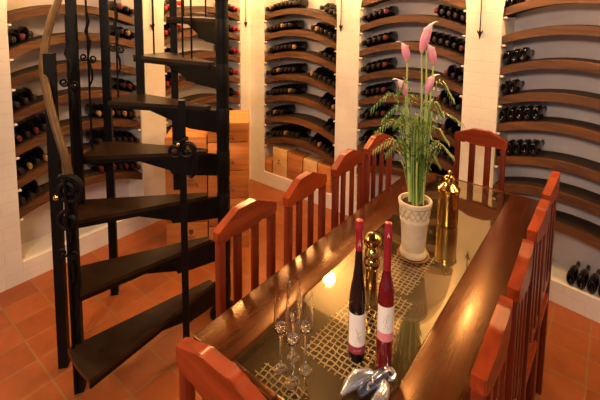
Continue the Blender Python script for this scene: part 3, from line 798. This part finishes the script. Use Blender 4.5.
m = stroke([[(-0.007, 0.108), (-0.004, 0.104), (0.000, 0.092), (0.004, 0.078), (0.009, 0.070)], [(0.000, 0.092), (0.006, 0.100), (0.009, 0.094)], [(-0.003, 0.086), (0.001, 0.074), (0.006, 0.068)], [(-0.010, 0.070), (0.010, 0.066)], [(0.004, 0.078), (0.007, 0.088), (0.010, 0.083)]], 0.0252, fa, 0.0008); m.build('drawing', 'ink_gold', lb)
m = stroke([[(-0.012 + 0.003 * k, 0.041), (-0.0105 + 0.003 * k, 0.044 if k % 2 else 0.038)] for k in range(8)], 0.0254, fa, 0.0004); m.build('lettering', 'ink_white', lb2)
# red bottle
M['red_glass'] = simple('ruby_wine_glass', (0.13, 0.004, 0.010), 0.05, 0, 0.8, 0.7, 0.1)
bx, by = -0.447, 0.966; fa = facing(bx, by) + 0.12
b = thing('wine_bottle', (bx, by, TZ), 'ruby red wine bottle with white and pink label, right of pair', 'wine bottle')
m = MB(); m.lathe([(0.017, 0.0), (0.0222, 0.003), (0.0232, 0.010), (0.0232, 0.200), (0.0226, 0.218), (0.0205, 0.238), (0.0160, 0.258), (0.0115, 0.280), (0.0100, 0.300), (0.0095, 0.410), (0.008, 0.412)], 32); m.build('glass_body', 'red_glass', b)
m = MB(); m.lathe([(0.0108, 0.292), (0.0102, 0.385), (0.0112, 0.388), (0.0112, 0.405), (0.0102, 0.407), (0.0100, 0.426), (0.008, 0.427)], 24); cp = m.build('capsule', 'cap_crimson', b, 'crimson foil capsule')
m = stroke([[(-0.0035, 0.389), (0, 0.402), (0.0035, 0.389)], [(-0.0022, 0.394), (0.0022, 0.394)]], 0.0113, fa, 0.0007); m.build('letter', 'ink_white', cp)
m = label_patch(0.0232, 0.0232, 0.118, 0.196, radians(70), fa); lb = m.build('label', 'paper', b, 'white paper label')
m = label_patch(0.0232, 0.0232, 0.094, 0.119, radians(70), fa, 0.0007); m.build('label_band', 'paper_pink', b, 'pink label band')
m = stroke([[(-0.008, 0.150), (-0.003, 0.168), (0.002, 0.150), (0.006, 0.162)], [(-0.002, 0.140), (0.004, 0.176), (0.009, 0.168)], [(-0.008, 0.132), (0.002, 0.142), (0.008, 0.130)]], 0.0238, fa, 0.0006); m.build('drawing', 'ink_grey', lb)
# flutes
def flute(x, y, h, label):
    f = thing('champagne_flute', (x, y, TZ), label, 'glass', 'champagne flutes standing together')
    k = h / 0.225
    m = MB(); prof_o = [(0.003, 0.105 * k), (0.012, 0.112 * k), (0.0195, 0.128 * k), (0.0205, 0.145 * k), (0.0192, 0.180 * k), (0.0175, h)]
    seg = 28; rings = []
    prof = prof_o + [(0.0166, h), (0.0184, 0.180 * k), (0.0195, 0.146 * k), (0.0182, 0.130 * k), (0.011, 0.116 * k), (0.001, 0.111 * k)]
    for r, z in prof:
        rings.append([m.b.verts.new((r * cos(2 * pi * j / seg), r * sin(2 * pi * j / seg), z)) for j in range(seg)])
    for i in range(len(prof) - 1):
        for j in range(seg):
            q = m.b.faces.new((rings[i][j], rings[i][(j + 1) % seg], rings[i + 1][(j + 1) % seg], rings[i + 1][j])); q.smooth = True
    m.build('bowl', 'crystal', f)
    m = MB(); m.lathe([(0.0065, 0.006), (0.0040, 0.020), (0.0034, 0.060), (0.0038, 0.095), (0.0045, 0.105 * k)], 12); m.build('stem', 'crystal_thick', f)
    m = MB(); m.lathe([(0.0185, 0.0), (0.0190, 0.0015), (0.012, 0.0035), (0.0055, 0.0075), (0.002, 0.0080)], 28); m.build('foot', 'crystal_thick', f)
    m = MB(); m.lathe([(0.001, 0.112 * k), (0.009, 0.1175 * k), (0.0145, 0.128 * k), (0.013, 0.138 * k), (0.001, 0.146 * k)], 20); m.build('bowl_base', 'crystal_thick', f)
flute(-0.668, 0.777, 0.219, 'empty champagne flute, leftmost of the four')
flute(-0.617, 0.766, 0.222, 'empty champagne flute, nearest the viewer of the four')
flute(-0.612, 0.817, 0.228, 'empty champagne flute, rightmost of the four, nearest the bottles')
flute(-0.664, 0.828, 0.228, 'empty champagne flute, rearmost of the four, behind the others')
# brass mills
b = thing('brass_shaker', (-0.560, 1.852, TZ), 'tall polished brass cylinder with domed finial, right of the potted lilies', 'shaker')
m = MB(); m.lathe([(0.043, 0.0), (0.046, 0.003), (0.047, 0.012), (0.0465, 0.150), (0.048, 0.155), (0.048, 0.163), (0.044, 0.166)], 36); m.build('body', 'brass', b)
m = MB(); m.lathe([(0.044, 0.1665), (0.050, 0.170), (0.050, 0.178), (0.040, 0.186), (0.026, 0.200), (0.018, 0.204), (0.016, 0.210), (0.024, 0.216), (0.026, 0.222), (0.020, 0.234), (0.009, 0.240), (0.007, 0.246), (0.010, 0.252), (0.006, 0.260), (0.001, 0.262)], 32); m.build('lid', 'brass', b)
b = thing('brass_mill', (-0.592, 1.160, TZ), 'slim ringed brass mill standing behind the two wine bottles', 'mill')
m = MB(); m.lathe([(0.026, 0.0), (0.028, 0.004), (0.026, 0.014), (0.021, 0.022), (0.020, 0.130), (0.024, 0.136), (0.027, 0.144), (0.027, 0.160), (0.023, 0.166)], 30); m.build('body', 'brass', b)
m = MB(); m.lathe([(0.021, 0.1665), (0.025, 0.172), (0.026, 0.180), (0.024, 0.192), (0.014, 0.204), (0.014, 0.206), (0.022, 0.210), (0.0295, 0.226), (0.028, 0.242), (0.016, 0.254), (0.004, 0.258), (0.001, 0.259)], 30); m.build('head', 'brass', b)
# chrome corkscrew lying near the bottom edge
b = thing('corkscrew', (-0.440, 0.872, TZ), 'shiny chrome winged corkscrew lying on the glass near the bottles', 'corkscrew')
def L(x, y, z): return (x + 0.440, y - 0.872, z)
m = MB(); m.tube([L(-0.432, 0.905, 0.020), L(-0.455, 0.892, 0.022), L(-0.476, 0.868, 0.020), L(-0.486, 0.840, 0.016), L(-0.490, 0.810, 0.010)], [0.010, 0.019, 0.022, 0.016, 0.004], 16, True, (1.0, 1.0)); m.build('lever', 'chrome', b)
m = MB(); m.tube([L(-0.422, 0.905, 0.020), L(-0.408, 0.890, 0.022), L(-0.402, 0.868, 0.020), L(-0.408, 0.838, 0.016), L(-0.418, 0.810, 0.010)], [0.009, 0.015, 0.017, 0.013, 0.004], 16); m.build('lever', 'chrome', b)
m = MB(); m.tube([L(-0.424, 0.925, 0.022), L(-0.430, 0.900, 0.024), L(-0.442, 0.862, 0.022), L(-0.450, 0.835, 0.018)], [0.016, 0.018, 0.015, 0.010], 18); m.build('frame', 'chrome_blue', b, 'chrome frame coloured with a dark blue reflection')
ring = [(L(-0.418 + 0.016 * cos(t), 0.935 + 0.016 * sin(t), 0.018)) for t in [2 * pi * k / 20 for k in range(21)]]
m = MB(); m.tube(ring, 0.006, 8); m.build('collar', 'chrome', b)
m = MB(); m.tube([L(-0.431 + 0.004 * cos(k * 0.9), 0.888 - 0.0035 * k, 0.043 + 0.003 * sin(k * 0.9)) for k in range(16)], 0.0022, 6); m.build('screw', 'chrome', b)

# ------------------------------------------------------------------ potted lilies
PX, PY = -0.588, 1.513
s_ = MB(); s_.lathe([(0.048, 0.0), (0.060, 0.003), (0.064, 0.009), (0.062, 0.010), (0.056, 0.006), (0.01, 0.005)], 36)
o = s_.build('plant_saucer', 'saucer'); o.location = (PX, PY, TZ); tag(o, 'round amber saucer under the cream plant pot', 'saucer')
plant = thing('potted_lily', (PX, PY, TZ + 0.0065), 'cream pot of pink calla lilies with feathery leaves on the table', 'potted plant')
m = MB(); m.lathe([(0.046, 0.0), (0.053, 0.003), (0.055, 0.012), (0.052, 0.022), (0.047, 0.028), (0.0495, 0.080), (0.054, 0.140), (0.058, 0.150), (0.0585, 0.158), (0.056, 0.164), (0.060, 0.212), (0.066, 0.218), (0.067, 0.232), (0.064, 0.235), (0.058, 0.234), (0.056, 0.218), (0.02, 0.216)], 44); m.build('pot', 'pot', plant)
m = MB()     # lattice relief band
for k in range(16):
    a0 = 2 * pi * k / 16
    for s in (-1, 1):
        pts = []
        for t in range(7):
            q = t / 6; a = a0 + s * (q - 0.5) * 2 * pi / 16 * 1.0; z = 0.168 + 0.042 * q; r = 0.0565 + 0.0040 * q
            pts.append((r * cos(a), r * sin(a), z))
        m.tube(pts, 0.0030, 6)
m.build('relief_band', 'pot_relief', plant, 'weathered lattice relief')
m = MB(); m.lathe([(0.0572, 0.216), (0.050, 0.222), (0.03, 0.226), (0.001, 0.227)], 28)
for k in range(40):
    a = random.uniform(0, 2 * pi); r = random.uniform(0, 0.05); m.sphere((r * cos(a), r * sin(a), 0.224), random.uniform(0.003, 0.006), (1, 1, 0.7), 6)
m.build('soil', 'soil', plant)
ZB = TZ + 0.0065
def pl(p): return Vector((p[0] - PX, p[1] - PY, p[2] - ZB))
def smooth_path(pts, n=18):
    pts = [Vector(p) for p in pts]; out = []
    P = [pts[0]] + pts + [pts[-1]]
    per = max(2, n // (len(pts) - 1))
    for i in range(1, len(P) - 2):
        for k in range(per):
            t = k / per
            a, b_, c, d = P[i - 1], P[i], P[i + 1], P[i + 2]
            out.append(0.5 * ((2 * b_) + (c - a) * t + (2 * a - 5 * b_ + 4 * c - d) * t * t + (3 * b_ - a - 3 * c + d) * t ** 3))
    out.append(pts[-1]); return out
def spathe(path_top, direction, lean, h, w, parent):
    """rolled calla flower opening upward with a pointed lip leaning to one side"""
    m = MB(); o = Vector(path_top); up = (Vector((0, 0, 1)) + Vector(direction) * lean).normalized()
    lip = (Vector(direction) - up * Vector(direction).dot(up)).normalized(); sd = up.cross(lip)
    rows = []; K = 14; S = 20
    for i in range(K + 1):
        t = i / K; row = []
        r = w * (0.17 + 0.75 * sin(min(1.0, t * 1.06 + 0.02) * pi * 0.86) ** 0.9)
        if t > 0.80: r = r + 0.22 * w * ((t - 0.80) / 0.20)
        for j in range(S):
            a = 2 * pi * j / S; k = 0.5 + 0.5 * cos(a)
            hh = t * h * (0.66 + 0.34 * k ** 2)
            out = (0.85 * w * k ** 4) * max(0, (t - 0.76) / 0.24) ** 1.6
            droop = -0.12 * h * k ** 8 * max(0, (t - 0.85) / 0.15) ** 2
            row.append(o + up * (hh + droop) + lip * (cos(a) * r + out * 1.6) + sd * sin(a) * r)
        row.append(row[0].copy()); rows.append(row)
    m.grid(rows); f = m.build('flower', 'petal', parent, 'pink rolled flower with pale lip')
    md = f.modifiers.new('thick', 'SOLIDIFY'); md.thickness = 0.0012
    s = MB(); s.tube([o + up * h * 0.20, o + up * h * 0.48], [0.004, 0.0028], 8); s.build('spadix', 'spadix', f)
RT = Vector((0.786, 0.618, 0))
flowers = [([(-0.583, 1.513, 1.13), (-0.579, 1.517, 1.50), (-0.586, 1.512, 1.735)], RT * 1.0, 0.20, 0.150, 0.0180),
           ([(-0.602, 1.498, 1.13), (-0.623, 1.482, 1.50), (-0.629, 1.478, 1.700)], RT * -1.0, 0.16, 0.098, 0.0160),
           ([(-0.571, 1.523, 1.13), (-0.553, 1.537, 1.55), (-0.548, 1.541, 1.690)], RT * -0.8, 0.20, 0.104, 0.0165),
           ([(-0.606, 1.496, 1.13), (-0.623, 1.482, 1.45), (-0.630, 1.476, 1.568)], RT * -1.0, 0.34, 0.088, 0.015),
           ([(-0.574, 1.521, 1.13), (-0.566, 1.527, 1.45), (-0.563, 1.529, 1.575)], RT * 0.8, 0.24, 0.096, 0.015)]
for pts, d, ln, h, w in flowers:
    m = MB(); P = smooth_path([pl(p) for p in pts], 16); m.tube(P, [0.0042 - 0.0010 * i / len(P) for i in range(len(P))], 8); m.build('stem', 'stem2', plant)
    spathe(pl(pts[-1]), d, ln, h, w, plant)
m = MB(); P = smooth_path([pl(p) for p in [(-0.577, 1.518, 1.13), (-0.567, 1.526, 1.50), (-0.571, 1.524, 1.745)]], 16); m.tube(P, 0.0036, 8); m.build('stem', 'stem2', plant)
# plain upright stalks
for k in range(22):
    a = random.uniform(0, 2 * pi); r = random.uniform(0.006, 0.040)
    b0 = Vector((r * cos(a), r * sin(a), 0.222)); tp = Vector((b0.x * 1.3, b0.y * 1.3, random.uniform(0.40, 0.62))) + Vector((random.uniform(-.012, .012), random.uniform(-.012, .012), 0))
    m = MB(); m.tube(smooth_path([b0, (b0 + tp) / 2 + Vector((random.uniform(-.006, .006), random.uniform(-.006, .006), 0)), tp], 10), [0.0032] * 5 + [0.0026] * 6 if False else 0.0029, 6)
    m.build('stem', random.choice(['stem', 'stem', 'stem2']), plant)
# arching feathery fronds
def frond(b0, tip, apex, mat, nleaf=12, ll=0.058):
    m = MB(); P = smooth_path([b0, apex, tip], 32)
    m.tube(P, [0.0022 * (1 - 0.7 * i / len(P)) for i in range(len(P))], 5)
    n = len(P)
    for i in range(int(n * 0.30), n, 2):
        t = (i - n * 0.35) / (n * 0.65)
        T = (P[min(i + 1, n - 1)] - P[i - 1]).normalized(); side = T.cross(Vector((0, 0, 1)))
        side = side.normalized() if side.length > 1e-4 else Vector((1, 0, 0))
        for s in (-1, 1):
            l = ll * (1 - 0.55 * t) * random.uniform(0.8, 1.15)
            d = (T * 0.6 + side * s * 1.0 + Vector((0, 0, -0.15))).normalized(); wv = d.cross(Vector((0, 0, 1))).normalized() * 0.0033
            p = P[i]; mid = p + d * l * 0.5 + Vector((0, 0, 0.003)); e = p + d * l + Vector((0, 0, -0.012))
            v = [m.b.verts.new(q) for q in (p, mid + wv, e, mid - wv)]; m.b.faces.new(v)
    return m.build('leaf', mat, plant)
tips = [(-0.735, 1.395, 1.515), (-0.700, 1.420, 1.470), (-0.725, 1.405, 1.345), (-0.665, 1.450, 1.45), (-0.660, 1.455, 1.57), (-0.485, 1.590, 1.56), (-0.455, 1.615, 1.46), (-0.515, 1.570, 1.50), (-0.480, 1.596, 1.33), (-0.686, 1.433, 1.33), (-0.520, 1.567, 1.29), (-0.496, 1.582, 1.39), (-0.72, 1.407, 1.42), (-0.60, 1.40, 1.46), (-0.55, 1.62, 1.47), (-0.64, 1.60, 1.50), (-0.52, 1.46, 1.42), (-0.63, 1.44, 1.52), (-0.555, 1.53, 1.50)]
for k, tpt in enumerate(tips):
    tp = pl(tpt); a = math.atan2(tp.y, tp.x); b0 = Vector((0.02 * cos(a), 0.02 * sin(a), 0.222))
    apex = Vector((tp.x * 0.48, tp.y * 0.48, tp.z + random.uniform(0.015, 0.045)))
    frond(b0, tp, apex, ('leaf', 'leaf', 'leaf2')[k % 3])
for k in range(14):     # shorter inner fronds
    a = 2 * pi * k / 14 + random.uniform(-0.2, 0.2); r = random.uniform(0.045, 0.095); h = random.uniform(0.44, 0.60)
    b0 = Vector((0.015 * cos(a), 0.015 * sin(a), 0.222)); tp = Vector((r * cos(a), r * sin(a), h))
    frond(b0, tp, Vector((r * 0.35 * cos(a), r * 0.35 * sin(a), h - 0.07)), ('leaf', 'leaf', 'leaf2')[k % 3], ll=0.05)
for k in range(9):     # strap blades
    a = random.uniform(0, 2 * pi); r = random.uniform(0.01, 0.04); h = random.uniform(0.20, 0.40); sp = random.uniform(0.02, 0.09)
    b0 = Vector((r * cos(a), r * sin(a), 0.222)); P = smooth_path([b0, b0 + Vector((sp * .35 * cos(a), sp * .35 * sin(a), h * .7)), b0 + Vector((sp * cos(a), sp * sin(a), h))], 12)
    w = Vector((-sin(a), cos(a), 0)); m = MB()
    m.grid([[p + w * 0.006 * sin(pi * (0.08 + 0.92 * i / (len(P) - 1))), p + Vector((cos(a), sin(a), 0)) * 0.0015, p - w * 0.006 * sin(pi * (0.08 + 0.92 * i / (len(P) - 1)))] for i, p in enumerate(P)])
    m.build('leaf', random.choice(['leaf', 'leaf', 'leaf2']), plant)
